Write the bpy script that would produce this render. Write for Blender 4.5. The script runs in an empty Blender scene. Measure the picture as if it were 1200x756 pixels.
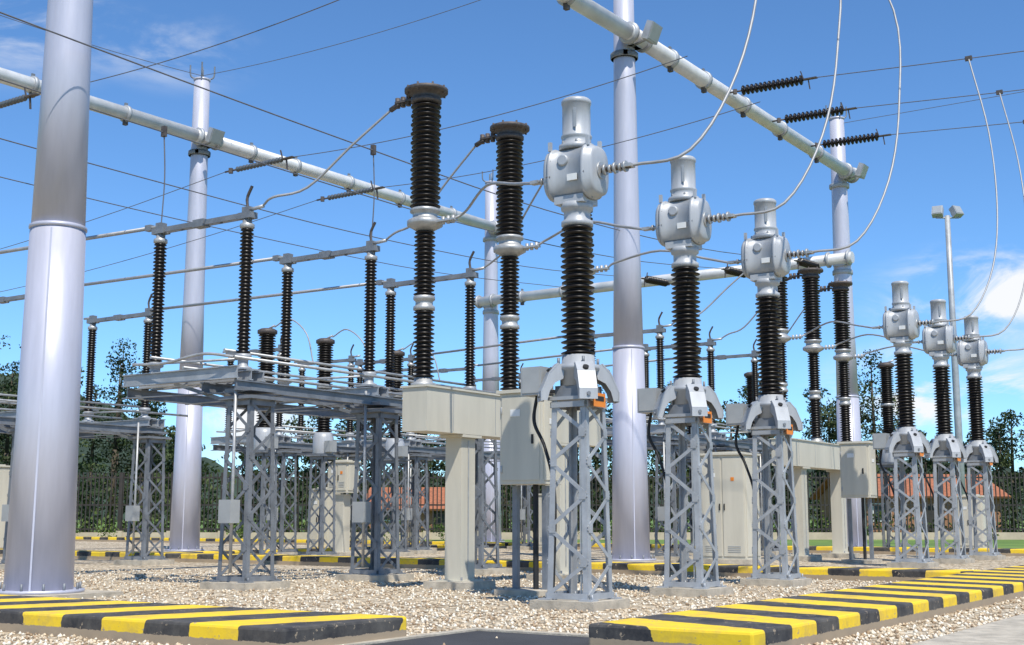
import bpy, math, random
from mathutils import Vector, Matrix
import numpy as np
random.seed(11)
V=Vector
ROT=math.atan2(-.555,.832)
A=V((.5549,.8319,0)); B=V((-.8319,.5549,0)); mB=-B; Z=V((0,0,1))
def G(x,y,z=0): return mB*x+A*y+V((0,0,z))
scn=bpy.context.scene

# ---------------------------------------------------------------- materials
def newmat(name):
    m=bpy.data.materials.new(name); m.use_nodes=True
    nt=m.node_tree; b=nt.nodes['Principled BSDF']; return m,nt,b
def N(nt,t,**k):
    n=nt.nodes.new(t)
    for a,v in k.items(): setattr(n,a,v)
    return n
def mat(name,col,rough=.6,metal=0,amt=.25,scale=3,bump=0,bscale=40,dark=None,spec=.5,streak=False):
    m,nt,b=newmat(name); L=nt.links.new
    tc=N(nt,'ShaderNodeTexCoord')
    no=N(nt,'ShaderNodeTexNoise'); no.inputs['Scale'].default_value=scale; no.inputs['Detail'].default_value=5; no.inputs['Roughness'].default_value=.65
    if streak:
        mp=N(nt,'ShaderNodeMapping'); mp.inputs['Scale'].default_value=(1,1,.12); L(tc.outputs['Object'],mp.inputs['Vector']); L(mp.outputs['Vector'],no.inputs['Vector'])
    else: L(tc.outputs['Object'],no.inputs['Vector'])
    r=N(nt,'ShaderNodeValToRGB'); r.color_ramp.elements[0].position=.3; r.color_ramp.elements[1].position=.72
    d=dark or [c*(1-amt) for c in col]
    r.color_ramp.elements[0].color=(*d,1); r.color_ramp.elements[1].color=(*[min(1,c*(1+amt*.35)) for c in col],1)
    L(no.outputs['Fac'],r.inputs['Fac']); L(r.outputs['Color'],b.inputs['Base Color'])
    b.inputs['Metallic'].default_value=metal
    mr=N(nt,'ShaderNodeMapRange'); mr.inputs['To Min'].default_value=max(0,rough-.1); mr.inputs['To Max'].default_value=min(1,rough+.12)
    L(no.outputs['Fac'],mr.inputs['Value']); L(mr.outputs['Result'],b.inputs['Roughness'])
    b.inputs['Specular IOR Level'].default_value=spec
    if bump:
        n2=N(nt,'ShaderNodeTexNoise'); n2.inputs['Scale'].default_value=bscale; n2.inputs['Detail'].default_value=3
        L(tc.outputs['Object'],n2.inputs['Vector'])
        bp=N(nt,'ShaderNodeBump'); bp.inputs['Strength'].default_value=bump; bp.inputs['Distance'].default_value=.02
        L(n2.outputs['Fac'],bp.inputs['Height']); L(bp.outputs['Normal'],b.inputs['Normal'])
    return m
GALV=mat('galvanised_steel',(.42,.435,.45),.5,.25,.28,2.6)
GALVD=mat('weathered_galvanised_steel',(.24,.255,.275),.55,.3,.35,3)
COLP=mat('column_silver_paint',(.56,.56,.64),.42,.22,.22,1.6,streak=True)
BEAMP=mat('beam_silver_paint',(.66,.66,.65),.45,.15,.22,1.5)
PORC=mat('brown_porcelain',(.010,.007,.006),.34,0,.4,4,spec=.35)
CTG=mat('transformer_grey_paint',(.45,.465,.48),.42,.1,.24,3,streak=True)
ALU=mat('aluminium',(.48,.48,.47),.45,.4,.3,6)
RUSTM=mat('terminal_bronze',(.12,.10,.09),.6,.3,.5,12)
CONC=mat('concrete',(.54,.48,.38),.9,0,.4,4,.5,60)
BEIGE=mat('beige_cabinet_paint',(.60,.56,.455),.5,0,.18,1.8,streak=True)
GREYC=mat('grey_cabinet_paint',(.36,.37,.365),.5,0,.15,2)
ORANGE=mat('orange_label',(.80,.24,.02),.5,0,.1,5)
BLACK=mat('black_rubber',(.02,.02,.02),.6,0,.3,5)
WHITE=mat('white_plate',(.75,.75,.72),.5,0,.1,5)
GLASS=mat('lamp_glass',(.35,.37,.38),.12,0,.1,5)
WIRE=mat('aluminium_wire',(.38,.38,.38),.5,.3,.2,5)
WIRED=mat('weathered_wire',(.16,.16,.17),.6,.3,.2,5)
FEN=mat('fence_paint',(.05,.042,.036),.6,.2,.3,3)
BARK=mat('bark',(.10,.08,.055),.9,0,.4,3)
WALLM=mat('rendered_wall',(.55,.45,.33),.9,0,.2,1.5)
BRICK=mat('red_brick',(.36,.18,.10),.9,0,.35,8)
TILE=mat('clay_roof_tile',(.42,.15,.07),.85,0,.45,5,.5,9)
DARKW=mat('window_glass',(.03,.04,.05),.15,0,.2,2)
HILL=mat('hill_forest',(.040,.065,.040),.95,0,.6,.05,1,.3)
ASPH=mat('asphalt',(.065,.065,.068),.9,0,.3,1.2,.6,120)
def leafmat(name,c1,c2):
    m=mat(name,c1,.65,0,.5,.45,dark=c2,spec=.2); return m
LEAF=[leafmat('foliage_dark',(.024,.040,.015),(.010,.018,.008)),leafmat('foliage_mid',(.042,.066,.021),(.018,.032,.012)),leafmat('foliage_light',(.080,.100,.034),(.035,.05,.02))]
HEDGE=leafmat('hedge_leaves',(.12,.16,.035),(.045,.08,.018))

def gravelmat(name,scale=13):
    m,nt,b=newmat(name); L=nt.links.new
    tc=N(nt,'ShaderNodeTexCoord')
    v=N(nt,'ShaderNodeTexVoronoi'); v.inputs['Scale'].default_value=scale
    L(tc.outputs['Object'],v.inputs['Vector'])
    sep=N(nt,'ShaderNodeSeparateColor'); L(v.outputs['Color'],sep.inputs['Color'])
    r=N(nt,'ShaderNodeValToRGB'); cr=r.color_ramp
    cr.elements[0].position=0; cr.elements[0].color=(.26,.18,.105,1)
    cr.elements[1].position=1; cr.elements[1].color=(.92,.83,.66,1)
    e=cr.elements.new(.3); e.color=(.58,.46,.31,1)
    e=cr.elements.new(.7); e.color=(.76,.64,.46,1)
    L(sep.outputs['Red'],r.inputs['Fac'])
    no=N(nt,'ShaderNodeTexNoise'); no.inputs['Scale'].default_value=.45; no.inputs['Detail'].default_value=6; no.inputs['Roughness'].default_value=.65
    L(tc.outputs['Object'],no.inputs['Vector'])
    mr=N(nt,'ShaderNodeMapRange'); mr.inputs['From Min'].default_value=.3; mr.inputs['From Max'].default_value=.7; mr.inputs['To Min'].default_value=.78; mr.inputs['To Max'].default_value=1.1
    L(no.outputs['Fac'],mr.inputs['Value'])
    dr=N(nt,'ShaderNodeMapRange'); dr.inputs['From Min'].default_value=.3; dr.inputs['From Max'].default_value=.8; dr.inputs['To Min'].default_value=1; dr.inputs['To Max'].default_value=.42
    L(v.outputs['Distance'],dr.inputs['Value'])
    mu=N(nt,'ShaderNodeMath',operation='MULTIPLY'); L(mr.outputs['Result'],mu.inputs[0]); L(dr.outputs['Result'],mu.inputs[1])
    mx=N(nt,'ShaderNodeVectorMath',operation='SCALE'); L(r.outputs['Color'],mx.inputs[0]); L(mu.outputs[0],mx.inputs['Scale'])
    L(mx.outputs['Vector'],b.inputs['Base Color']); b.inputs['Roughness'].default_value=.95; b.inputs['Specular IOR Level'].default_value=.2
    inv=N(nt,'ShaderNodeMath',operation='SUBTRACT'); inv.inputs[0].default_value=1; L(v.outputs['Distance'],inv.inputs[1])
    bp=N(nt,'ShaderNodeBump'); bp.inputs['Strength'].default_value=.75; bp.inputs['Distance'].default_value=.03
    L(inv.outputs[0],bp.inputs['Height']); L(bp.outputs['Normal'],b.inputs['Normal'])
    return m
GRAVEL=gravelmat('gravel_stones')
def grassmat():
    m,nt,b=newmat('grass_turf'); L=nt.links.new
    tc=N(nt,'ShaderNodeTexCoord')
    no=N(nt,'ShaderNodeTexNoise'); no.inputs['Scale'].default_value=.25; no.inputs['Detail'].default_value=8; no.inputs['Roughness'].default_value=.75
    L(tc.outputs['Object'],no.inputs['Vector'])
    r=N(nt,'ShaderNodeValToRGB'); r.color_ramp.elements[0].position=.35; r.color_ramp.elements[1].position=.68
    r.color_ramp.elements[0].color=(.08,.15,.025,1); r.color_ramp.elements[1].color=(.20,.30,.055,1)
    L(no.outputs['Fac'],r.inputs['Fac']); L(r.outputs['Color'],b.inputs['Base Color']); b.inputs['Roughness'].default_value=.95
    return m
GRASS=grassmat()
def stripemat():
    m,nt,b=newmat('yellow_black_kerb_paint'); L=nt.links.new
    tc=N(nt,'ShaderNodeTexCoord'); sp=N(nt,'ShaderNodeSeparateXYZ'); L(tc.outputs['Object'],sp.inputs[0])
    sk=N(nt,'ShaderNodeMath',operation='MULTIPLY_ADD'); sk.inputs[1].default_value=.35; L(sp.outputs['X'],sk.inputs[0]); L(sp.outputs['Y'],sk.inputs[2])
    nw=N(nt,'ShaderNodeTexNoise'); nw.inputs['Scale'].default_value=4; nw.inputs['Detail'].default_value=6; L(tc.outputs['Object'],nw.inputs['Vector'])
    s2=N(nt,'ShaderNodeMath',operation='MULTIPLY_ADD'); s2.inputs[1].default_value=.14; L(nw.outputs['Fac'],s2.inputs[0]); L(sk.outputs[0],s2.inputs[2])
    dv=N(nt,'ShaderNodeMath',operation='DIVIDE'); dv.inputs[1].default_value=1.35; L(s2.outputs[0],dv.inputs[0])
    fr=N(nt,'ShaderNodeMath',operation='FRACT'); L(dv.outputs[0],fr.inputs[0])
    gt=N(nt,'ShaderNodeMath',operation='GREATER_THAN'); gt.inputs[1].default_value=.5; L(fr.outputs[0],gt.inputs[0])
    n3=N(nt,'ShaderNodeTexNoise'); n3.inputs['Scale'].default_value=2.5; n3.inputs['Detail'].default_value=8; n3.inputs['Roughness'].default_value=.7; L(tc.outputs['Object'],n3.inputs['Vector'])
    ry=N(nt,'ShaderNodeValToRGB'); ry.color_ramp.elements[0].position=.32; ry.color_ramp.elements[0].color=(.60,.41,.08,1); ry.color_ramp.elements[1].position=.54; ry.color_ramp.elements[1].color=(.88,.60,.025,1)
    rb=N(nt,'ShaderNodeValToRGB'); rb.color_ramp.elements[0].position=.35; rb.color_ramp.elements[0].color=(.02,.02,.024,1); rb.color_ramp.elements[1].position=.70; rb.color_ramp.elements[1].color=(.12,.11,.095,1)
    L(n3.outputs['Fac'],ry.inputs['Fac']); L(n3.outputs['Fac'],rb.inputs['Fac'])
    mx=N(nt,'ShaderNodeMix',data_type='RGBA'); L(gt.outputs[0],mx.inputs[0]); L(ry.outputs['Color'],mx.inputs[6]); L(rb.outputs['Color'],mx.inputs[7])
    n4=N(nt,'ShaderNodeTexNoise'); n4.inputs['Scale'].default_value=11; n4.inputs['Detail'].default_value=6; n4.inputs['Roughness'].default_value=.7; L(tc.outputs['Object'],n4.inputs['Vector'])
    zz=N(nt,'ShaderNodeMath',operation='MULTIPLY_ADD'); zz.inputs[1].default_value=.06; L(n4.outputs['Fac'],zz.inputs[0]); L(sp.outputs['Z'],zz.inputs[2])
    lt=N(nt,'ShaderNodeMath',operation='LESS_THAN'); lt.inputs[1].default_value=.13; L(zz.outputs[0],lt.inputs[0])
    ch=N(nt,'ShaderNodeMath',operation='GREATER_THAN'); ch.inputs[1].default_value=.63; L(n4.outputs['Fac'],ch.inputs[0])
    mxx=N(nt,'ShaderNodeMath',operation='MAXIMUM'); L(lt.outputs[0],mxx.inputs[0]); L(ch.outputs[0],mxx.inputs[1])
    m2=N(nt,'ShaderNodeMix',data_type='RGBA'); L(mxx.outputs[0],m2.inputs[0]); L(mx.outputs[2],m2.inputs[6]); m2.inputs[7].default_value=(.36,.28,.19,1)
    L(m2.outputs[2],b.inputs['Base Color']); b.inputs['Roughness'].default_value=.8
    bp=N(nt,'ShaderNodeBump'); bp.inputs['Strength'].default_value=.4; bp.inputs['Distance'].default_value=.01; L(n4.outputs['Fac'],bp.inputs['Height']); L(bp.outputs['Normal'],b.inputs['Normal'])
    return m
STRIPE=stripemat()

# ---------------------------------------------------------------- mesh builder
class M:
    def __init__(s): s.v=[]; s.f=[]; s.m=[]; s.s=[]; s.mats=[]
    def mi(s,mt):
        if mt not in s.mats: s.mats.append(mt)
        return s.mats.index(mt)
    def face(s,f,mi,sm=False): s.f.append(f); s.m.append(mi); s.s.append(sm)
    def lathe(s,prof,mt,org=(0,0,0),axis=(0,0,1),n=16,cap=True,smooth=True):
        a=V(axis).normalized(); o=V(org)
        u=a.orthogonal().normalized(); w=a.cross(u); mi=s.mi(mt)
        cs=[(math.cos(2*math.pi*i/n),math.sin(2*math.pi*i/n)) for i in range(n)]
        b0=len(s.v)
        for r,z in prof:
            c=o+a*z
            for x,y in cs: s.v.append(c+u*(r*x)+w*(r*y))
        for k in range(len(prof)-1):
            for i in range(n):
                j=(i+1)%n
                s.face((b0+k*n+i,b0+k*n+j,b0+(k+1)*n+j,b0+(k+1)*n+i),mi,smooth)
        if cap:
            s.face(tuple(b0+i for i in reversed(range(n))),mi)
            e=b0+(len(prof)-1)*n; s.face(tuple(e+i for i in range(n)),mi)
    def loft(s,secs,mt,ex=3.5,n=32,smooth=True):
        mi=s.mi(mt); b0=len(s.v)
        for x,hy,hz,zc in secs:
            for i in range(n):
                a=2*math.pi*(i+.5)/n; c,q=math.cos(a),math.sin(a)
                s.v.append(V((x,hy*math.copysign(abs(c)**(2/ex),c),zc+hz*math.copysign(abs(q)**(2/ex),q))))
        for k in range(len(secs)-1):
            for i in range(n):
                j=(i+1)%n; s.face((b0+k*n+i,b0+k*n+j,b0+(k+1)*n+j,b0+(k+1)*n+i),mi,smooth)
        s.face(tuple(b0+i for i in reversed(range(n))),mi); e=b0+(len(secs)-1)*n; s.face(tuple(e+i for i in range(n)),mi)
    def tube(s,p0,p1,r0,mt,r1=None,n=10,smooth=True):
        p0=V(p0); p1=V(p1); d=p1-p0
        s.lathe([(r0,0),(r0 if r1 is None else r1,d.length)],mt,p0,d,n,True,smooth)
    def path(s,pts,r,mt,n=6,sub=8):
        P=[V(p) for p in pts]; q=[]
        if len(P)>2:
            E=[P[0]*2-P[1]]+P+[P[-1]*2-P[-2]]
            for i in range(1,len(E)-2):
                a,b,c,d=E[i-1:i+3]
                for k in range(sub):
                    t=k/sub
                    q.append(.5*((2*b)+(c-a)*t+(2*a-5*b+4*c-d)*t*t+(3*b-a-3*c+d)*t**3))
            q.append(P[-1])
        else: q=P
        mi=s.mi(mt); b0=len(s.v)
        for i,p in enumerate(q):
            t=(q[min(i+1,len(q)-1)]-q[max(i-1,0)]).normalized()
            u=t.cross(V((.123,.31,.94))).normalized(); w=t.cross(u)
            for k in range(n):
                an=2*math.pi*k/n; s.v.append(p+u*(r*math.cos(an))+w*(r*math.sin(an)))
        for i in range(len(q)-1):
            for k in range(n):
                j=(k+1)%n; s.face((b0+i*n+k,b0+i*n+j,b0+(i+1)*n+j,b0+(i+1)*n+k),mi,True)
    def box(s,c,sz,mt,rz=0):
        c=V(c); x,y,z=[k/2 for k in sz]; mi=s.mi(mt); b=len(s.v); R=Matrix.Rotation(rz,3,'Z')
        for dz in(-z,z):
            for dx,dy in((-x,-y),(x,-y),(x,y),(-x,y)): s.v.append(c+R@V((dx,dy,dz)))
        for f in((3,2,1,0),(4,5,6,7),(0,1,5,4),(1,2,6,5),(2,3,7,6),(3,0,4,7)): s.face(tuple(b+i for i in f),mi)
    def bar(s,p0,p1,w,t,mt,nrm=(0,0,1)):
        p0=V(p0);p1=V(p1); d=(p1-p0).normalized(); n=V(nrm); n=(n-d*n.dot(d))
        if n.length<1e-4: n=d.orthogonal()
        n.normalize(); sd=d.cross(n); mi=s.mi(mt); b=len(s.v)
        for p in(p0,p1):
            for a,c in((-1,-1),(1,-1),(1,1),(-1,1)): s.v.append(p+sd*(a*w/2)+n*(c*t/2))
        for f in((3,2,1,0),(4,5,6,7),(0,1,5,4),(1,2,6,5),(2,3,7,6),(3,0,4,7)): s.face(tuple(b+i for i in f),mi)
    def chan(s,p0,p1,h,w,mt):
        p0=V(p0);p1=V(p1); up=V((0,0,h/2-.012))
        s.bar(p0,p1,.016,h-.05,mt)
        s.bar(p0+up,p1+up,w,.022,mt); s.bar(p0-up,p1-up,w,.022,mt)
    def plate(s,poly,n,t,mt):
        n=V(n).normalized()*t/2; mi=s.mi(mt); b=len(s.v); k=len(poly)
        for p in poly: s.v.append(V(p)+n)
        for p in poly: s.v.append(V(p)-n)
        s.face(tuple(b+i for i in range(k)),mi); s.face(tuple(b+k+i for i in reversed(range(k))),mi)
        for i in range(k):
            j=(i+1)%k; s.face((b+i,b+k+i,b+k+j,b+j),mi)
    def mesh(s,name):
        me=bpy.data.meshes.new(name); me.from_pydata([tuple(p) for p in s.v],[],s.f)
        for mt in s.mats: me.materials.append(mt)
        me.polygons.foreach_set('material_index',s.m); me.polygons.foreach_set('use_smooth',s.s)
        me.update(); return me
def place(name,me,loc=(0,0,0),rz=ROT,bevel=0):
    if isinstance(me,M): me=me.mesh(name)
    o=bpy.data.objects.new(name,me); scn.collection.objects.link(o); o.location=loc; o.rotation_euler=(0,0,rz)
    if bevel:
        b=o.modifiers.new('b','BEVEL'); b.width=bevel; b.segments=2; b.limit_method='ANGLE'; b.angle_limit=math.radians(40)
    return o
def sheds(z0,z1,R,rc,p):
    n=max(2,int(round((z1-z0)/p))); p=(z1-z0)/n; out=[(rc,z0)]
    for i in range(n):
        z=z0+i*p; RR=R if i%2==0 else R*.93
        out+=[(rc,z+.12*p),(RR,z+.34*p),(RR,z+.46*p),(rc*1.02,z+.86*p)]
    out.append((rc,z1)); return out
def lattice(m,cx,cy,z0,z1,a0,a1,nb,mt=GALV,leg=.085,br=.058):
    def c(k,z):
        t=(z-z0)/(z1-z0); a=(a0+(a1-a0)*t)/2
        sx,sy=((-1,-1),(1,-1),(1,1),(-1,1))[k%4]; return V((cx+sx*a,cy+sy*a,z))
    for k in range(4):
        p,q=c(k,z0),c(k,z1); sx,sy=((-1,-1),(1,-1),(1,1),(-1,1))[k]
        o=V((-sx*leg/2,0,0)); m.bar(p+o,q+o,leg,.014,mt,(0,1,0))
        o=V((0,-sy*leg/2,0)); m.bar(p+o,q+o,leg,.014,mt,(1,0,0))
    hs=(z1-z0)/nb
    for k in range(4):
        nr=((0,-1,0),(1,0,0),(0,1,0),(-1,0,0))[k]; off=V(nr)*.012
        for i in range(nb):
            za=z0+.06+i*hs; zb=min(z1-.05,za+hs); zm=(za+zb)/2
            for (k0,z_0),(k1,z_1) in (((k,za),(k+1,zm)),((k+1,zm),(k,zb))):
                m.bar(c(k0,z_0)+off,c(k1,z_1)+off,br,.010,mt,nr)
            for zz,kk in((zm,k+1),(zb,k)):
                cc=c(kk,zz); oth=c(kk+(1 if kk==k else -1),zz); cc=cc.lerp(oth,.1)
                m.box(cc+off*1.6,(.10 if nr[1] else .012,.10 if nr[0] else .012,.13),mt)
        for zz in(z0+.06,z1-.06): m.bar(c(k,zz)+off*2.6,c(k+1,zz)+off*2.6,leg,.010,mt,nr)
    for k in range(4):
        p=c(k,z0); m.box((p.x,p.y,z0+.012),(.2,.2,.024),mt)
        m.tube((p.x+.06,p.y,z0),(p.x+.06,p.y,z0+.09),.014,mt,n=6)
def footing(m,cx,cy,a,h=.16):
    m.box((cx,cy,h/2-.05),(a,a,h+.1),CONC)

# ---------------------------------------------------------------- current transformer
def build_ct():
    m=M(); footing(m,0,0,1.05,.13)
    lattice(m,0,0,.13,2.98,.68,.56,3)
    m.box((0,0,3.01),(.66,.66,.05),GALV)
    m.box((0,0,3.12),(.50,.50,.16),GALVD)
    m.lathe([(.27,3.20),(.27,3.42),(.32,3.44),(.32,3.50),(.25,3.53),(.24,3.66)],CTG,n=20)
    for k in range(4):
        an=math.pi/4+k*math.pi/2; d=V((math.cos(an),math.sin(an),0)); n=d.cross(Z)
        for o in(-.12,.12):
            prof=((.22,3.52),(.34,3.52),(.46,3.38),(.57,3.12),(.57,2.98),(.50,2.98),(.46,3.12),(.38,3.24),(.26,3.30))
            m.plate([d*r+n*o+V((0,0,z)) for r,z in prof],n,.022,CTG)
        for (r0,z0),(r1,z1) in zip(((.33,3.53),(.46,3.39)),((.46,3.39),(.575,3.12))):
            m.bar(d*r0+Z*z0,d*r1+Z*z1,.27,.02,CTG,d+Z)
        m.bar(d*.582+Z*3.12,d*.582+Z*2.97,.27,.02,CTG,d)
        m.tube(d*.30+Z*3.5,d*.30+Z*3.62,.022,GALVD,n=6)
        m.tube(d*.592+Z*3.05,d*.615+Z*3.05,.03,GALVD,n=6)
        m.tube(d*.42+Z*3.42,d*.45+Z*3.46,.045,BLACK,n=10)
    m.lathe(sheds(3.66,5.62,.255,.17,.082),PORC,n=22)
    m.lathe([(.19,5.60),(.24,5.62),(.24,5.68),(.20,5.71),(.20,5.84),(.24,5.86),(.25,5.96)],CTG,n=20)
    m.loft([(-.44,.17,.24,6.42),(-.435,.26,.34,6.42),(-.40,.295,.385,6.42),(-.34,.30,.39,6.42)],CTG,2.9)
    m.loft([(-.345,.315,.405,6.42),(-.30,.325,.415,6.42),(-.295,.30,.39,6.42),(.24,.30,.39,6.42),(.245,.325,.415,6.42),(.29,.325,.415,6.42),(.30,.30,.39,6.42),(.39,.285,.37,6.42),(.415,.24,.32,6.42),(.42,.12,.18,6.42)],CTG,2.9)
    m.box((-.02,0,6.0),(.50,.44,.12),CTG)
    m.lathe([(.09,-.03),(.09,.02),(.07,.03)],CTG,(-.06,-.30,6.58),(0,-1,0),14)
    m.box((.10,-.312,6.30),(.17,.014,.10),WHITE)
    for sx in(-.36,.30):
        m.box((sx,-.18,6.86),(.05,.05,.14),CTG); m.box((sx,.18,6.86),(.05,.05,.14),CTG)
    for xx in(-.322,.267):
        for j in range(10):
            a=2*math.pi*j/10+.15; m.tube((xx-.035,.31*math.cos(a),6.42+.40*math.sin(a)),(xx+.035,.31*math.cos(a),6.42+.40*math.sin(a)),.017,GALVD,n=6)
    m.tube((.41,0,6.42),(.44,0,6.42),.13,ALU,n=16)
    m.lathe([(.27,6.78),(.27,6.86),(.225,6.88),(.22,6.96),(.235,6.98),(.235,7.01),(.215,7.03),(.215,7.50),(.228,7.51),(.228,7.56),(.20,7.59),(.10,7.61)],CTG,n=22)
    m.bar((.1,-.215,7.1),(.1,-.215,7.4),.05,.012,GLASS,(0,1,0))
    for j in range(6):
        an=j*math.pi/3; m.tube((.235*math.cos(an),.235*math.sin(an),6.84),(.235*math.cos(an),.235*math.sin(an),6.91),.018,GALVD,n=6)
    m.tube((.40,0,6.42),(.92,0,6.42),.04,RUSTM)
    for i in range(5): m.tube((.48+i*.085,0,6.42),(.515+i*.085,0,6.42),.085 if i%2==0 else .065,ALU,n=12)
    m.box((.88,0,6.42),(.16,.15,.05),ALU)
    m.tube((-.40,0,6.40),(-.80,0,6.40),.033,ALU)
    m.box((-.74,0,6.40),(.14,.12,.05),ALU)
    for i in range(2): m.tube((-.50-i*.1,0,6.40),(-.53-i*.1,0,6.40),.055,ALU,n=10)
    m.box((-.66,-.1,3.30),(.36,.34,.42),GREYC); m.box((-.66,-.275,3.30),(.30,.012,.36),GREYC)
    m.box((-.45,-.05,3.14),(.2,.1,.05),GALVD)
    m.path([(-.66,-.1,3.1),(-.70,-.12,2.7),(-.52,-.1,2.3),(-.3,-.2,1.6),(-.3,-.26,.2)],.028,BLACK)
    m.box((.38,-.05,2.98),(.012,.34,.20),ORANGE); m.box((.388,-.05,3.0),(.006,.24,.07),BLACK)
    m.bar((.2,-.3,.2),(.2,-.3,2.8),.03,.006,ALU,(0,1,0))
    return m.mesh('current_transformer')
ctme=build_ct()
CTS=[(.98,18.8),(3.03,22.0),(5.08,25.06),(10.5,34.1),(12.5,37.05),(14.55,40.1)]
for i,(x,y) in enumerate(CTS):
    place('current_transformer',ctme,(x,y,0),ROT+random.uniform(-.02,.02))

# ---------------------------------------------------------------- circuit breaker
SP=2.8
def build_cb():
    m=M()
    L0,L1=-.25,2*SP+.45
    m.box((0,(L0+L1)/2,3.2),(.55,L1-L0,.78),BEIGE)
    m.box((0,(L0+L1)/2,3.61),(.62,L1-L0+.06,.035),BEIGE)
    for y in(.55,1.9,3.3,4.6): m.box((.278,y,3.2),(.006,.012,.7),GREYC)
    for y in(1.15,4.6):
        footing(m,0,y,.95,.14)
        m.box((0,y,1.45),(.36,.44,2.64),BEIGE); m.box((0,y,.15),(.6,.66,.03),BEIGE); m.box((0,y,2.78),(.55,.6,.05),BEIGE)
        for sx,sy in((-.24,-.27),(.24,-.27),(.24,.27),(-.24,.27)): m.tube((sx,y+sy,.1),(sx,y+sy,.22),.018,GALVD,n=6)
        m.bar((.186,y,.3),(.186,y,2.7),.03,.01,ALU,(1,0,0))
    for k in range(3):
        y=k*SP; o=(0,y,0)
        m.lathe([(.23,3.62),(.23,3.68),(.17,3.70),(.17,3.78)],ALU,o,n=18)
        m.lathe(sheds(3.78,5.02,.20,.13,.078),PORC,o,n=20)
        m.lathe([(.15,5.0),(.20,5.02),(.20,5.08),(.16,5.11),(.16,5.18),(.20,5.21),(.20,5.27),(.15,5.29)],ALU,o,n=18)
        m.lathe(sheds(5.28,6.50,.20,.13,.078),PORC,o,n=20)
        m.lathe([(.15,6.48),(.22,6.53),(.33,6.59),(.335,6.67),(.29,6.70),(.23,6.73),(.23,6.82),(.28,6.84),(.28,6.89),(.23,6.92)],ALU,o,n=20)
        m.lathe(sheds(6.92,8.90,.285,.20,.088),PORC,o,n=24)
        m.lathe([(.23,8.90),(.29,8.93),(.29,8.99),(.26,9.01),(.26,9.07),(.36,9.11),(.41,9.13),(.41,9.19),(.36,9.21),(.1,9.22)],RUSTM,o,n=22)
        for j in range(8):
            an=j*math.pi/4+.2; m.tube((.36*math.cos(an),y+.36*math.sin(an),9.08),(.36*math.cos(an),y+.36*math.sin(an),9.24),.02,RUSTM,n=6)
        m.box((-.5,y,9.05),(.4,.14,.04),RUSTM)
        for q in range(3): m.tube((-.42-.13*q,y,8.96),(-.42-.13*q,y,9.15),.05,RUSTM,n=8)
        m.tube((-.6,y,9.05),(-.85,y,8.95),.05,RUSTM)
        m.box((.5,y,6.63),(.4,.13,.035),ALU)
        for q in range(3): m.tube((.42+.11*q,y,6.57),(.42+.11*q,y,6.71),.035,ALU,n=8)
    return m.mesh('circuit_breaker')
cbme=build_cb()
CB=[V((-1.6,23.0,0)),V((8.1,38.35,0))]
for p in CB: place('circuit_breaker',cbme,p)

# ---------------------------------------------------------------- breaker control cabinets
def build_cc():
    m=M()
    footing(m,0,0,.9,.1)
    for x in(-.3,.3): m.box((x,.0,.95),(.1,.1,1.75),GALVD)
    m.box((0,0,2.62),(.85,.62,1.55),BEIGE); m.box((0,0,3.42),(.95,.72,.06),BEIGE)
    m.box((0,-.318,2.62),(.76,.02,1.42),BEIGE); m.box((.431,0,2.62),(.02,.52,1.42),BEIGE)
    m.box((.25,-.335,2.6),(.04,.03,.16),BLACK); m.box((-.1,-.333,3.05),(.2,.01,.12),WHITE)
    for z in(2.1,3.1): m.tube((-.38,-.335,z-.06),(-.38,-.335,z+.06),.018,ALU,n=6)
    m.box((.446,0,2.9),(.01,.2,.1),WHITE)
    m.path([(.1,0,1.85),(.1,0,1.0),(.1,0,.05)],.05,BLACK)
    return m.mesh('control_cabinet')
ccme=build_cc()
for p in((.32,22.0,0),(10.0,37.2,0)): place('control_cabinet',ccme,p,ROT,.01)
def kiosk(name,loc,w,d,h,legs=0,rz=ROT):
    m=M(); z0=legs
    m.box((0,0,.05),(w+.25,d+.25,.2),CONC)
    if legs: m.box((0,0,legs/2+.1),(w*.45,d*.6,legs),BEIGE)
    m.box((0,0,z0+.15+h/2),(w,d,h),BEIGE)
    m.box((0,0,z0+h+.18),(w+.12,d+.12,.06),BEIGE)
    m.box((0,0,z0+h+.23),(w*.6,d*.6,.05),BEIGE)
    for sx in(-1,1):
        m.box((sx*w/4,-d/2-.012,z0+.15+h/2),(w/2-.05,.02,h-.16),BEIGE)
        m.box((sx*.07,-d/2-.035,z0+.15+h*.5),(.03,.03,.18),BLACK)
        for q in range(4): m.box((sx*w/4,-d/2-.026,z0+.35+q*.05),(w*.28,.01,.02),GREYC)
    m.box((w/2+.011,0,z0+.15+h/2),(.02,d-.14,h-.16),BEIGE)
    m.box((-.2*w,-d/2-.027,z0+h*.86),(.16,.01,.11),WHITE)
    m.box((.24*w,-d/2-.027,z0+h*.82),(.1,.01,.1),ORANGE)
    return place(name,m,loc,rz,.012)
kiosk('control_kiosk',(6.1,36.2,0),1.35,1.0,2.85)
kiosk('marshalling_cabinet',(-5.7,43.5,0),.85,.6,1.0,1.95)
kiosk('marshalling_cabinet',(-6.7,46.5,0),.8,.7,2.1)
kiosk('control_kiosk',(-18.6,46,0),1.3,1.0,2.9)
kiosk('marshalling_cabinet',(17.6,49.5,0),.9,.7,1.9)
kiosk('marshalling_cabinet',(1.6,51.0,0),.9,.7,2.0)

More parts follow.
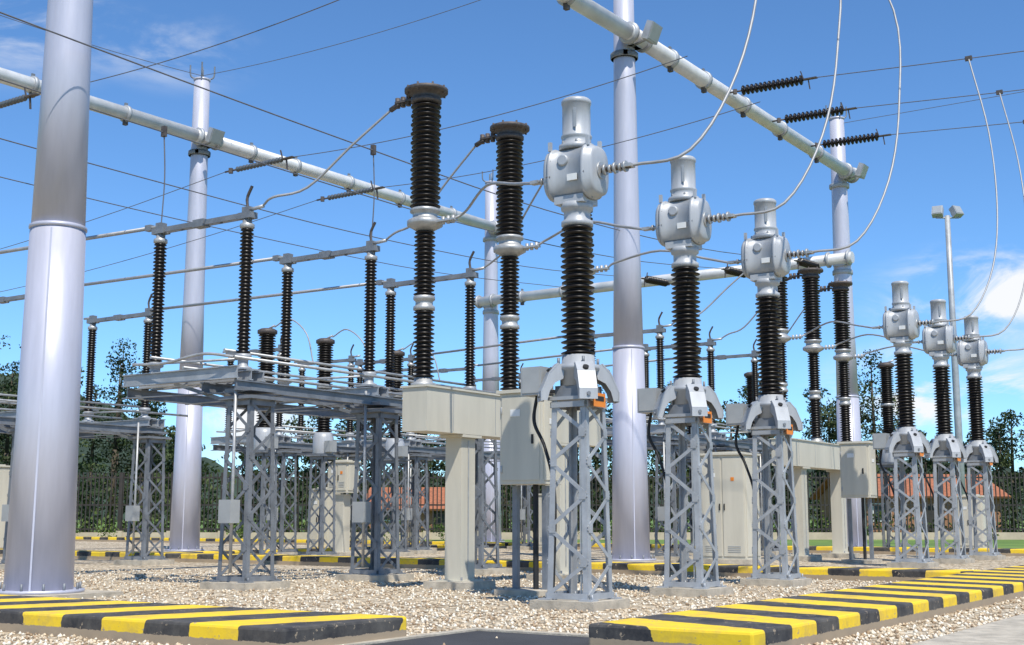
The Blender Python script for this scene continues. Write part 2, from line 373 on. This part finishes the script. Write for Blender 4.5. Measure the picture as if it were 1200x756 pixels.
# ---------------------------------------------------------------- disconnector switch
BL=2.45
def build_ds():
    m=M()
    footing(m,.25,0,1.15,.13)
    lattice(m,.25,0,.13,3.45,.72,.60,3,GALVD)
    m.box((.25,0,3.49),(.85,.85,.06),GALVD)
    for y in(-.16,.16):
        m.chan((-BL-.25,y,3.92),(.4,y,3.92),.2,.1,GALV)
    m.box((.25,0,3.64),(.7,.7,.06),GALVD)
    for y in(-.33,.33): m.bar((.1,y,3.4),(-1.5,y,3.85),.07,.02,GALVD,(0,1,0))
    for x in(0,-BL): m.box((x,0,4.05),(.5,.44,.03),GALV)
    for x in(0,-BL):
        m.lathe([(.17,4.06),(.17,4.10),(.10,4.13),(.10,4.24),(.16,4.27),(.16,4.34),(.12,4.36)],GALV,(x,0,0),n=14)
        m.lathe(sheds(4.36,6.80,.135,.088,.072),PORC,(x,0,0),n=16)
        m.lathe([(.10,6.78),(.14,6.80),(.14,6.87),(.09,6.90),(.09,6.98)],ALU,(x,0,0),n=14)
        m.box((x,0,7.04),(.34,.20,.12),GALVD); m.box((x,0,7.15),(.16,.16,.12),GALVD)
    for y in(-.06,.06): m.bar((-BL+.12,y,7.05),(-.12,y,7.05),.10,.03,GALVD,(0,1,0))
    m.box((-BL*.52,0,7.05),(.3,.2,.15),GALVD)
    for x in(-BL*.3,-BL*.75): m.box((x,0,7.05),(.06,.1,.06),GALVD)
    m.path([(0,0,7.2),(-.02,0,7.4),(.1,0,7.62)],.03,RUSTM)
    m.tube((0,0,7.15),(.42,0,7.18),.035,ALU); m.tube((-BL,0,7.15),(-BL-.4,0,7.15),.035,ALU)
    m.tube((-BL+.1,-.2,4.3),(-.1,.2,4.3),.025,ALU)
    m.tube((.3,-.45,.3),(.3,-.45,3.9),.03,ALU); m.box((.3,-.52,1.4),(.3,.24,.42),GREYC)
    return m.mesh('disconnector_switch')
dsme=build_ds()
rowA=[V((-5.1,24.1,0)),V((-3.05,27.17,0)),V((-1.0,30.24,0))]
row2=[p+V((9.7,15.35,0)) for p in rowA]
row3=[V((-14.8,30.1,0)),V((-12.6,33.15,0)),V((-10.4,36.2,0))]
row4=[V((-8.0,44.0,0)),V((-5.95,47.07,0)),V((-3.9,50.1,0))]
row5=[p+B*11+A*1.5 for p in row2]
for row in(rowA,row2,row3,row4,row5):
    for p in row: place('disconnector_switch',dsme,p)
def platform(p0,p2):
    m=M(); L=(p2-p0).length
    for x in(.35,-.55,-BL-.2):
        m.chan((x,-.5,3.71),(x,L+.6,3.71),.2,.11,GALVD)
    for k in range(9):
        y=-.3+k*(L+.8)/8; m.bar((.35,y,3.60),(-BL-.2,y+.3*(1 if k%2 else -1),3.60),.06,.02,GALVD)
    for y in (-.52,L+.62): m.chan((-BL-.3,y,3.95),(.4,y,3.95),.24,.1,GALV)
    m.tube((-.2,-.3,4.42),(-.2,L+.4,4.42),.028,ALU); m.tube((-BL+.2,-.3,4.42),(-BL+.2,L+.4,4.42),.028,ALU)
    m.tube((.38,-.6,4.22),(.38,L+1.5,4.22),.03,ALU)
    m.tube((-1.2,-.4,4.14),(-1.2,L+.4,4.14),.03,ALU)
    m.path([(.38,-.6,4.22),(-.3,-.75,4.3),(-1.4,-.7,4.2),(-2.4,-.6,4.25)],.028,ALU)
    place('switch_platform',m,p0)
for row in(rowA,row2,row3,row4,row5): platform(row[0],row[2])

# ---------------------------------------------------------------- voltage transformers
def build_vt():
    m=M(); footing(m,0,0,1.0,.13); lattice(m,0,0,.13,3.2,.62,.55,3,GALVD)
    m.box((0,0,3.22),(.75,.75,.05),GALVD)
    m.lathe([(.32,3.25),(.33,3.3),(.33,3.8),(.3,3.85),(.27,3.95)],CTG,n=18)
    m.lathe(sheds(3.95,5.35,.27,.18,.08),PORC,n=18)
    m.lathe([(.2,5.33),(.25,5.36),(.25,5.44),(.2,5.46)],ALU,n=18)
    m.lathe(sheds(5.46,6.8,.27,.18,.08),PORC,n=18)
    m.lathe([(.22,6.78),(.3,6.82),(.3,6.92),(.2,6.97),(.05,6.99)],RUSTM,n=18)
    m.tube((0,0,6.95),(.3,0,7.05),.03,ALU); m.box((.4,-.1,3.5),(.25,.3,.35),GREYC)
    return m.mesh('voltage_transformer')
vtme=build_vt()
for p in((-7.45,38.6),(-6.0,40.8),(-4.0,43.9),(6.1,43.0),(13.9,47.3),(9.5,50.5)): place('voltage_transformer',vtme,(*p,0))

# ---------------------------------------------------------------- gantry columns & beams
def build_col():
    m=M()
    m.box((0,0,-.02),(1.9,1.9,.2),CONC)
    m.lathe([(.72,.08),(.72,.13),(.56,.13)],COLP,n=32)
    for j in range(12):
        an=j*math.pi/6; m.tube((.65*math.cos(an),.65*math.sin(an),.1),(.65*math.cos(an),.65*math.sin(an),.24),.022,GALVD,n=6)
    m.lathe([(.545,.12),(.50,3.0),(.455,6.15)],COLP,n=40)
    m.lathe([(.455,6.14),(.475,6.15),(.475,6.20),(.44,6.22)],COLP,n=40)
    m.lathe([(.44,6.20),(.39,9.2),(.335,14),(.30,18)],COLP,n=40)
    m.bar((.35,-.425,.12),(.29,-.345,6.1),.03,.012,COLP,(1,-1,0))
    m.lathe([(.32,17.98),(.33,18.05),(.1,18.1)],COLP,n=24)
    for j in range(4):
        an=math.pi/4+j*math.pi/2; c,s=math.cos(an),math.sin(an)
        m.path([(.1*c,.1*s,18.05),(.42*c,.42*s,18.15),(.46*c,.46*s,18.6)],.03,GALVD)
    m.tube((0,0,18),(0,0,18.55),.03,GALVD)
    m.bar((.3,-.1,15.3),(.95,-.2,15.4),.08,.04,GALVD)
    R=Matrix.Rotation(.4,3,'Y')
    b0=len(m.v); m.box((0,0,0),(.22,.62,.55),GALV); m.box((.12,0,0),(.02,.54,.47),GLASS)
    for i in range(b0,len(m.v)): m.v[i]=R@m.v[i]+V((1.05,-.2,15.55))
    return m.mesh('gantry_column')
colme=build_col()
C1=V((-7.76,21.4,0));C3=V((3.4,37.1,0));C5=V((13.8,52.5,0));C2=V((-12.,47.6,0));C4=V((-1.05,63,0))
C0=V((-23,32.2,0))
for p in(C1,C3,C5,C2,C4,C0): place('gantry_column',colme,p)
def beam(p,q,z,off=.42,r=.25):
    m=M(); d=(q-p); L=d.length; d.normalize(); sd=d.cross(Z)*off
    a=p+sd+Z*z; b=q+sd+Z*z
    m.tube(a-d*.6,b+d*.6,r,BEAMP,n=20)
    for t in(.12,.25,.42,.6,.8):
        c=a+d*(L*t); m.lathe([(r,-.07),(r+.06,-.06),(r+.06,.06),(r,.07)],GALV,c,d,16)
        m.box(c+V((0,0,-r-.08)),(.14,.14,.18),RUSTM,ROT)
        m.box(c+V((0,0,r+.08)),(.06,.12,.14),GALVD,ROT)
    for e in(a,b):
        m.lathe([(r,-.5),(r+.09,-.48),(r+.09,-.40),(r,-.38)],GALV,e,d,18); m.lathe([(r,.38),(r+.09,.40),(r+.09,.48),(r,.5)],GALV,e,d,18)
        m.box(e-sd*.5+V((0,0,-.15)),(.5,.5,.3),GALV,ROT)
        m.lathe([(.40,-.62),(.42,-.6),(.42,-.45),(.40,-.43)],GALV,e-sd,Z,20)
    place('gantry_beam',m,(0,0,0),0)
beam(C1,C3,15.6); beam(C3,C5,15.6); beam(C2,C4,15.6); beam(C0,C2,15.6)
beam(C4,C5,11.9,.4,.24)

# ---------------------------------------------------------------- insulator strings & lines
def string(p,d,n=14,R=.17,pitch=.155,mt=None):
    m=M(); d=V(d).normalized()
    m.tube(p,p+d*.5,.03,RUSTM,n=6); m.box(p+d*.25,(.12,.12,.16),RUSTM)
    o=p+d*.5; prof=[]
    for i in range(n):
        z=i*pitch; prof+=[(.05,z),(R*.75,z+.02),(R,z+.05),(R*.92,z+.085),(.06,z+.11)]
    prof.append((.04,n*pitch)); m.lathe(prof,mt or PORC,o,d,14)
    e=o+d*(n*pitch); m.bar(e,e+d*.45,.14,.04,RUSTM); m.bar(e+d*.15,e+d*.2+V((0,0,-.35)),.05,.03,RUSTM,d)
    m.bar(e,e-d*.1+V((0,0,.3)),.04,.03,RUSTM,d)
    place('insulator_string',m,(0,0,0),0); return e+d*.45
def sag(p,q,s,n=10):
    return [p.lerp(q,i/n)-Z*(s*4*(i/n)*(1-i/n)) for i in range(n+1)]
def wire(name,pts,r=.018,mt=WIRED,extra=()):
    m=M(); m.path(pts,r,mt,6,5)
    for c,sz in extra: m.box(c,sz,RUSTM,ROT)
    place(name,m,(0,0,0),0)
d35=(C5-C3).normalized()
starts=[6.0,9.8,13.6]
for bay,(off) in enumerate((V((-10.4,-15.4,0)),V((0,0,0)))):
    for k,t in enumerate(starts):
        p=C3+off+d35*t+mB*.68+Z*15.5
        e=string(p,(mB+Z*-.02))
        q=p+mB*60+Z*.3
        wire('power_line',sag(e,q,1.2),.015)
        ct=V((*CTS[bay*3+k],0))
        endp=p+mB*(7.9)+Z*-.40
        P=[ct+mB*.9+Z*6.42, ct+V((1.62,-.72,6.6)), ct+V((2.4,-.35,7.9)), ct+V((2.95,.5,9.8)), ct+V((3.3,1.7,12.3)), endp]
        wire('dropper_cable',P,.024,WIRE,[(endp,(.2,.08,.14))])
POLY=mat('grey_glass_insulator',(.10,.11,.12),.3,0,.2,5)
for x,y,z in((-9.0,39.0,12.0),(-6.6,42.2,11.9),(-14.6,33.2,12.0)):
    p=V((x,y,z)); e=string(p,mB+Z*.01,14,.09,.14,POLY)
    wire('power_line',sag(e,p+mB*16+Z*.5,.3),.012); wire('power_line',sag(p,p+B*50,1.6),.012)
for bc,be,zz in((17.6,18.6,9.2),(20.1,21.8,9.1),(24.2,25.6,9.4),(29.0,29.6,10)):
    q=A*51.3+B*be+Z*11.7
    e=string(q,-A-Z*.06,12,.17)
    near=[A*a+B*bc+Z*(zz+.25*abs(a-17)/20) for a in(-8,4,12,20,28)]
    wire('bus_conductor',near+[near[-1].lerp(e,.5)-Z*.25,e],.014)
    if be<24:
        for p in rowA:
            b=(p if bc<18 else p+B*BL)+Z*7.2; ac=b.dot(A)
            if bc>18 and p is not rowA[0]: continue
            if bc<18 and p is not rowA[1]: continue
            top=A*ac+B*bc+Z*(zz+.05)
            wire('dropper_cable',[b,b.lerp(top,.5)+V((.04,0,0)),top],.014,WIRED,[(top,(.1,.08,.22))])
wire('shield_wire',sag(C2+Z*18.2,C3+Z*18.6,.4),.012)
wire('shield_wire',sag(C2+Z*18.2,C0+Z*18.2,.4),.012)
wire('shield_wire',sag(C5+Z*17.8,C5+mB*70+Z*20,.6),.012)
for bay in(0,1):
    row=(rowA,row2)[bay]
    for k in range(3):
        pole=CB[bay]+A*(SP*k); ct=V((*CTS[bay*3+k],0)); sw=row[k]
        s=pole+B*.85+Z*8.95; e=sw+mB*.42+Z*7.2
        wire('jumper_cable',[s,s.lerp(e,.3)-Z*.12,s.lerp(e,.65)-Z*.3,e+mB*.25+Z*.12,e],.025,WIRE)
        s=pole+mB*.68+Z*6.65; e=ct+B*.8+Z*6.40
        wire('jumper_cable',[s,s+mB*.25+Z*.1,s.lerp(e,.45)+Z*.32,s.lerp(e,.8)+Z*.12,e],.025,WIRE)
for k in range(3):
    s=rowA[k]+B*(BL+.35)+Z*7.15; e=row3[k]+mB*.4+Z*7.15
    m=M(); m.tube(s,e,.04,WIRE); m.box(s,(.16,.12,.12),GALVD,ROT); m.box(e,(.16,.12,.12),GALVD,ROT); place('tubular_busbar',m,(0,0,0),0)
    s=row2[k]+B*(BL+.35)+Z*7.15; e=row5[k]+mB*.4+Z*7.15
    m=M(); m.tube(s,e,.04,WIRE); m.box(s,(.16,.12,.12),GALVD,ROT); place('tubular_busbar',m,(0,0,0),0)
for p in((-7.45,38.6),(-6.0,40.8),(-4.0,43.9)):
    v=V((*p,7.0)); wire('jumper_cable',[v+mB*.3,v+mB*.9+Z*.2,v+mB*1.6-Z*.3,v+mB*1.9-Z*1.2],.022,WIRE)

# ---------------------------------------------------------------- floodlight mast
def mast(loc,h=15.6):
    m=M(); m.box((0,0,.05),(.8,.8,.3),CONC)
    m.lathe([(.19,.15),(.17,5),(.15,10),(.12,h)],GALV,n=16)
    m.tube((-.55,0,h-.1),(.55,0,h-.1),.04,GALV)
    for sx in(-1,1):
        b0=len(m.v); m.box((0,0,0),(.5,.3,.5),GALV); m.box((0,-.16,0),(.42,.02,.42),GLASS); m.box((0,.2,0),(.2,.12,.2),GALVD)
        R=Matrix.Rotation(.5*sx,3,'Z')@Matrix.Rotation(-.5,3,'X')
        for i in range(b0,len(m.v)): m.v[i]=R@m.v[i]+V((sx*.45,0,h+.2))
    place('floodlight_mast',m,loc,0)
mast((20.9,60,0))

# ---------------------------------------------------------------- ground
def sheet(name,pts,z,mt):
    me=bpy.data.meshes.new(name); me.from_pydata([(p.x,p.y,z) for p in pts],[],[tuple(range(len(pts)))]); me.materials.append(mt)
    o=bpy.data.objects.new(name,me); scn.collection.objects.link(o)
    if me.polygons[0].normal.z<0: me.flip_normals()
    return o
sheet('ground',[V((-3000,-600,0)),V((3000,-600,0)),V((3000,4000,0)),V((-3000,4000,0))],-.012,GRASS)
sheet('gravel_ground',[G(-75,-40),G(40,-40),G(40,50),G(-36,53),G(-75,45)],0,GRAVEL)
sheet('asphalt_road',[G(-8.71,-30),G(30,-30),G(30,12.34),G(-8.71,12.34)],.006,ASPH)
def strip(name,x0,x1,y0,y1,h,mt,bev=.02):
    m=M(); L=y1-y0; m.box((0,L/2,h/2-.05),(x1-x0,L,h+.1),mt); return place(name,m,G((x0+x1)/2,y0),ROT,bev)
strip('concrete_edging',-8.83,-8.71,-20,12.46,.03,CONC,.005)
def stripx(name,x0,x1,y0,y1,h,mt,bev=.02):
    m=M(); L=x1-x0; m.box((0,L/2,h/2-.05),(y1-y0,L,h+.1),mt); return place(name,m,G(x0,(y0+y1)/2),ROT-math.pi/2,bev)
stripx('concrete_edging',-8.71,-3.2,12.34,12.46,.03,CONC,.005)
strip('concrete_path',-3.95,-3.0,12.46,60,.05,CONC,.01)
strip('striped_kerb',-6.69,-4.91,11.4,50,.24,STRIPE,.03)
stripx('striped_kerb',-34,-8.80,9.25,11.16,.24,STRIPE,.03)
stripx('striped_kerb',-60,-6.75,26.3,27.3,.24,STRIPE,.03)
stripx('striped_kerb',-60,-6.75,45.5,46.4,.24,STRIPE,.03)
stripx('striped_kerb',-4.8,25,45.5,46.4,.24,STRIPE,.03)
strip('striped_kerb',-31.5,-30.6,27.35,45.4,.22,STRIPE,.03)

rng=np.random.default_rng(3)
n=26000
Yv=12.6+rng.random(n)**1.5*20; Xv=(rng.random(n)-.5)*2*(Yv*.43+.5)
xg=Xv*.8319-Yv*.5549; yg=Xv*.5549+Yv*.8319
keep=~((xg>-8.9)&(yg<12.5))&~((xg>-4.0)&(xg<-2.95))
keep|=(rng.random(n)<.01)
Xv,Yv=Xv[keep],Yv[keep]; n=len(Xv)
base=np.array([[1,0,0],[0,1,0],[-1,0,0],[0,-1,0],[0,0,1],[0,0,-1]],float)
sz=rng.uniform(.014,.036,(n,1,1)); j=base[None]*rng.uniform(.6,1.3,(n,6,1))*sz*np.array([1,1,.8])
an=rng.random(n)*6.28; ca,sa=np.cos(an),np.sin(an)
X=j[:,:,0]*ca[:,None]-j[:,:,1]*sa[:,None]+Xv[:,None]; Yy=j[:,:,0]*sa[:,None]+j[:,:,1]*ca[:,None]+Yv[:,None]; Zz=j[:,:,2]+sz[:,:,0]*.35
vs=np.stack([X,Yy,Zz],-1).reshape(-1,3)
ft=np.array([[0,1,4],[1,2,4],[2,3,4],[3,0,4],[1,0,5],[2,1,5],[3,2,5],[0,3,5]])
fs=(ft[None]+np.arange(n)[:,None,None]*6).reshape(-1,3)
me=bpy.data.meshes.new('gravel'); me.vertices.add(len(vs)); me.vertices.foreach_set('co',vs.ravel())
me.loops.add(fs.size); me.loops.foreach_set('vertex_index',fs.ravel().astype(np.int32)); me.polygons.add(len(fs)); me.polygons.foreach_set('loop_start',(np.arange(len(fs))*3).astype(np.int32))
me.update(calc_edges=True)
LS=[mat('loose_stone_tan',(.74,.60,.42),.95,0,.5,22,spec=.2),mat('loose_stone_brown',(.42,.30,.19),.95,0,.5,22,spec=.2),mat('loose_stone_pale',(.86,.79,.65),.95,0,.3,22,spec=.2)]
for l in LS: me.materials.append(l)
me.polygons.foreach_set('material_index',np.repeat(rng.choice(3,n,p=[.5,.18,.32]),8).astype(np.int32))
scn.collection.objects.link(bpy.data.objects.new('gravel',me))

# ---------------------------------------------------------------- fence, hedge, houses
m=M(); FY=76
x=-62
while x<70:
    m.box((x,FY,1.95),(.16,.16,3.9),FEN); m.box((x,FY,.25),(.4,.4,.5),WALLM); x+=3
m.box((4,FY,.2),(132,.22,.42),WALLM)
for z in(.6,2.0,3.6): m.box((4,FY+.05,z),(132,.04,.09),FEN)
x=-62
while x<70:
    m.box((x,FY,2.15),(.065,.03,3.5),FEN); x+=.24
place('perimeter_fence',m,(0,0,0),0)
def leaves(m,c,R,n,size,mi):
    for _ in range(n):
        while True:
            p=V((random.uniform(-1,1),random.uniform(-1,1),random.uniform(-1,1)))
            if p.length<1: break
        p=V((p.x*R[0],p.y*R[1],p.z*R[2]))+c
        a=V((random.gauss(0,1),random.gauss(0,1),random.gauss(0,1))).normalized(); b=a.orthogonal().normalized(); s=size*random.uniform(.5,1.2)
        b=Matrix.Rotation(random.random()*6.28,3,a)@b; w=a.cross(b); k=len(m.v)
        m.v+= [p-b*s,p+w*s*.5,p+b*s,p-w*s*.55]; m.face((k,k+1,k+2,k+3),mi)
m=M(); mi=m.mi(HEDGE); mj=m.mi(LEAF[2])
x=-60
while x<68:
    hh=random.uniform(.4,1.2); leaves(m,V((x,FY+1.6,hh*.8)),(1.3,.8,hh),110,.16,random.choice((mi,mi,mj))); x+=1.1
for k in range(22):
    x=random.uniform(-35,45); hh=random.uniform(.3,.7); leaves(m,V((x,FY-2.2+random.uniform(-1,1),hh)),(hh*1.2,hh,hh),120,.1,mi)
place('hedge',m,(0,0,0),0)
def house(loc,w,d,h,rz=0):
    m=M(); m.box((0,0,h/2),(w,d,h),BRICK)
    a=h-.1; rh=1.6
    pl=[(-w/2-.5,-d/2-.6,a),(w/2+.5,-d/2-.6,a),(w/2+.5,0,a+rh),(-w/2-.5,0,a+rh)]
    m.plate(pl,(0,-.5,1),.15,TILE); m.plate([(x,-y,z) for x,y,z in reversed(pl)],(0,.5,1),.15,TILE)
    for sx in(-1,1): m.plate([(sx*w/2,-d/2,h-.1),(sx*w/2,d/2,h-.1),(sx*w/2,0,h+rh-.3)],(1,0,0),.1,BRICK)
    k=int(w//2.6)
    for i in range(k):
        x=-w/2+(i+.5)*w/k
        if i==k//2: m.box((x,-d/2-.02,1.05),(1,.08,2.1),FEN)
        else: m.box((x,-d/2-.03,1.6),(1.3,.06,1.2),WHITE); m.box((x,-d/2-.06,1.6),(1.1,.06,1.0),DARKW)
    place('brick_house',m,loc,rz)
house((27.5,90,0),10,7,2.7,.12); house((-6.5,95,0),7,6,1.9,-.1)

# ---------------------------------------------------------------- trees
prof=[(-120,16.5),(60,16.8),(150,15.5),(200,11.5),(265,7.5),(340,10),(400,11),(500,11),(620,12),(700,13.3),(820,12.5),(900,13.2),(980,14.2),(1030,15.5),(1070,9.5),(1130,9.0),(1170,11.3),(1300,12.5)]
def hfun(px):
    for (a,h0),(b,h1) in zip(prof,prof[1:]):
        if a<=px<=b: return h0+(h1-h0)*(px-a)/(b-a)
    return 12
m=M(); lm=[m.mi(x) for x in LEAF]
def tree(x,y,h,kind):
    lean=random.uniform(-.4,.4); r=.12+h*.012
    pts=[V((x,y,0)),V((x+lean*.5,y,h*.45)),V((x+lean,y,h*.93))]
    m.tube(pts[0],pts[1],r,BARK,r*.65,6); m.tube(pts[1],pts[2],r*.65,BARK,.04,6)
    nc=17
    for c in range(nc):
        t=c/(nc-1)
        if kind==0:
            z=h*(.30+.66*t); ww=h*.19*math.sin(math.pi*min(1,.2+t*.75))+.25
        else:
            z=h*(.15+.83*t); ww=h*.16*(1-t)+.12
        an=random.random()*6.28; q=V((x+lean*z/h+math.cos(an)*ww*random.uniform(.3,1),y+math.sin(an)*ww*random.uniform(.3,1),z+random.uniform(-.3,.3)))
        m.tube(V((x+lean*z/h,y,z-.6)),q,.05,BARK,.02,4)
        s=random.uniform(.6,1.15)*(h/12)
        li=random.choice(lm) if kind==0 else random.choice(lm[:2])
        leaves(m,q,(s*1.15,s*1.15,s*.7),90,.17,li)
x=-60
while x<62:
    y=random.uniform(104,122); px=600+x/y*1500
    h=hfun(px)*y/110*random.uniform(.72,1.05)
    tree(x,y,h,1 if (px<190 and random.random()<.6) or random.random()<.15 else 0)
    x+=random.uniform(.7,1.2) if px<200 else random.uniform(.85,1.6)
x=-62
while x<64:
    y=random.uniform(100,108); s=random.uniform(2.0,3.4)
    leaves(m,V((x,y,s*.9)),(2.0,1.6,s),190,.24,random.choice(lm)); x+=1.1
place('distant_trees',m,(0,0,0),0)

def ridge(name,y,h0,h1,seed):
    rd=random.Random(seed); vs=[];fs=[]; n=360
    for i in range(n+1):
        x=-y*1.1+i*y*2.2/n; u=i/4; h=h0+(h1-h0)*(.5+.25*math.sin(u*.21+seed)+.18*math.sin(u*.53+seed*2))
        if x<-y*.2: h+=26*min(2.0,(-x/y-.2)*9)
        h+=rd.uniform(-1.5,2.5)
        vs+=[(x,y-h*3,-2),(x+rd.uniform(-2,2),y-h*1.4,h*.55+rd.uniform(-1,1)),(x,y,h)]
    for i in range(n):
        for k in(0,1): fs.append((3*i+k,3*i+3+k,3*i+4+k,3*i+1+k))
    me=bpy.data.meshes.new(name); me.from_pydata(vs,[],fs); me.materials.append(HILL); scn.collection.objects.link(bpy.data.objects.new(name,me))
ridge('hills',700,14,38,2)

# ---------------------------------------------------------------- world
w=bpy.data.worlds.new('World'); scn.world=w; w.use_nodes=True; nt=w.node_tree; L=nt.links.new
bg=nt.nodes['Background']
sun_h=V((.32,-1)).normalized(); el=math.radians(57)
sky=N(nt,'ShaderNodeTexSky',sky_type='NISHITA'); sky.sun_disc=False; sky.sun_elevation=el; sky.sun_rotation=math.atan2(sun_h.x,sun_h.y)
sky.altitude=2000; sky.air_density=1.0; sky.dust_density=.2; sky.ozone_density=3
tc=N(nt,'ShaderNodeTexCoord')
mp=N(nt,'ShaderNodeMapping'); mp.inputs['Scale'].default_value=(1,1,2.6); mp.inputs['Rotation'].default_value=(0,.25,0); L(tc.outputs['Generated'],mp.inputs['Vector'])
no=N(nt,'ShaderNodeTexNoise'); no.inputs['Scale'].default_value=9; no.inputs['Detail'].default_value=7; no.inputs['Roughness'].default_value=.6; no.inputs['Distortion'].default_value=.5; L(mp.outputs['Vector'],no.inputs['Vector'])
rp=N(nt,'ShaderNodeMapRange',interpolation_type='SMOOTHSTEP'); rp.inputs['From Min'].default_value=.42; rp.inputs['From Max'].default_value=.66; L(no.outputs['Fac'],rp.inputs['Value'])
prev=None
def dirv(px,py):
    u=(378-py)/1500; return V(((px-600)/1500,.98865-.15023*u,.15023+.98865*u)).normalized()
for (px,py,rad,amp,zs) in((205,60,.08,.6,2.2),(20,25,.10,.75,1.8),(1150,345,.11,1.6,2.4),(1120,465,.13,2.0,2.3),(260,490,.10,1.5,2.5)):
    s=N(nt,'ShaderNodeVectorMath',operation='SUBTRACT'); L(tc.outputs['Generated'],s.inputs[0]); s.inputs[1].default_value=dirv(px,py)
    q=N(nt,'ShaderNodeVectorMath',operation='MULTIPLY'); L(s.outputs['Vector'],q.inputs[0]); q.inputs[1].default_value=(1,1,zs)
    l=N(nt,'ShaderNodeVectorMath',operation='LENGTH'); L(q.outputs['Vector'],l.inputs[0])
    r=N(nt,'ShaderNodeMapRange',interpolation_type='SMOOTHSTEP'); r.inputs['From Min'].default_value=0; r.inputs['From Max'].default_value=rad; r.inputs['To Min'].default_value=amp; r.inputs['To Max'].default_value=0; L(l.outputs['Value'],r.inputs['Value'])
    if prev is None: prev=r.outputs['Result']
    else:
        ad=N(nt,'ShaderNodeMath',operation='ADD'); L(prev,ad.inputs[0]); L(r.outputs['Result'],ad.inputs[1]); prev=ad.outputs[0]
mu=N(nt,'ShaderNodeMath',operation='MULTIPLY',use_clamp=True); L(prev,mu.inputs[0]); L(rp.outputs['Result'],mu.inputs[1])
tint=N(nt,'ShaderNodeMix',data_type='RGBA',blend_type='MULTIPLY'); tint.inputs[0].default_value=1; L(sky.outputs['Color'],tint.inputs[6]); tint.inputs[7].default_value=(.90,1.28,1.55,1)
mx=N(nt,'ShaderNodeMix',data_type='RGBA'); L(mu.outputs[0],mx.inputs[0]); L(tint.outputs[2],mx.inputs[6]); mx.inputs[7].default_value=(7.9,8.1,8.4,1)
L(mx.outputs[2],bg.inputs['Color']); bg.inputs['Strength'].default_value=.12
ld=bpy.data.lights.new('sun','SUN'); ld.energy=5.0; ld.angle=math.radians(.5); ld.color=(1,.95,.86)
so=bpy.data.objects.new('sun',ld); scn.collection.objects.link(so)
sh=sun_h*math.cos(el); dv=V((sh.x,sh.y,math.sin(el))); so.rotation_euler=dv.to_track_quat('Z','Y').to_euler(); so.location=dv*50

cam=bpy.data.cameras.new('camera'); cam.lens=45; cam.sensor_width=36; cam.clip_end=6000; cam.clip_start=.1
co=bpy.data.objects.new('camera',cam); scn.collection.objects.link(co); co.location=(0,0,1.3); co.rotation_euler=(math.radians(98.64),0,0)
scn.camera=co
scn.view_settings.view_transform='Standard'; scn.view_settings.look='None'; scn.view_settings.exposure=0; scn.view_settings.gamma=1
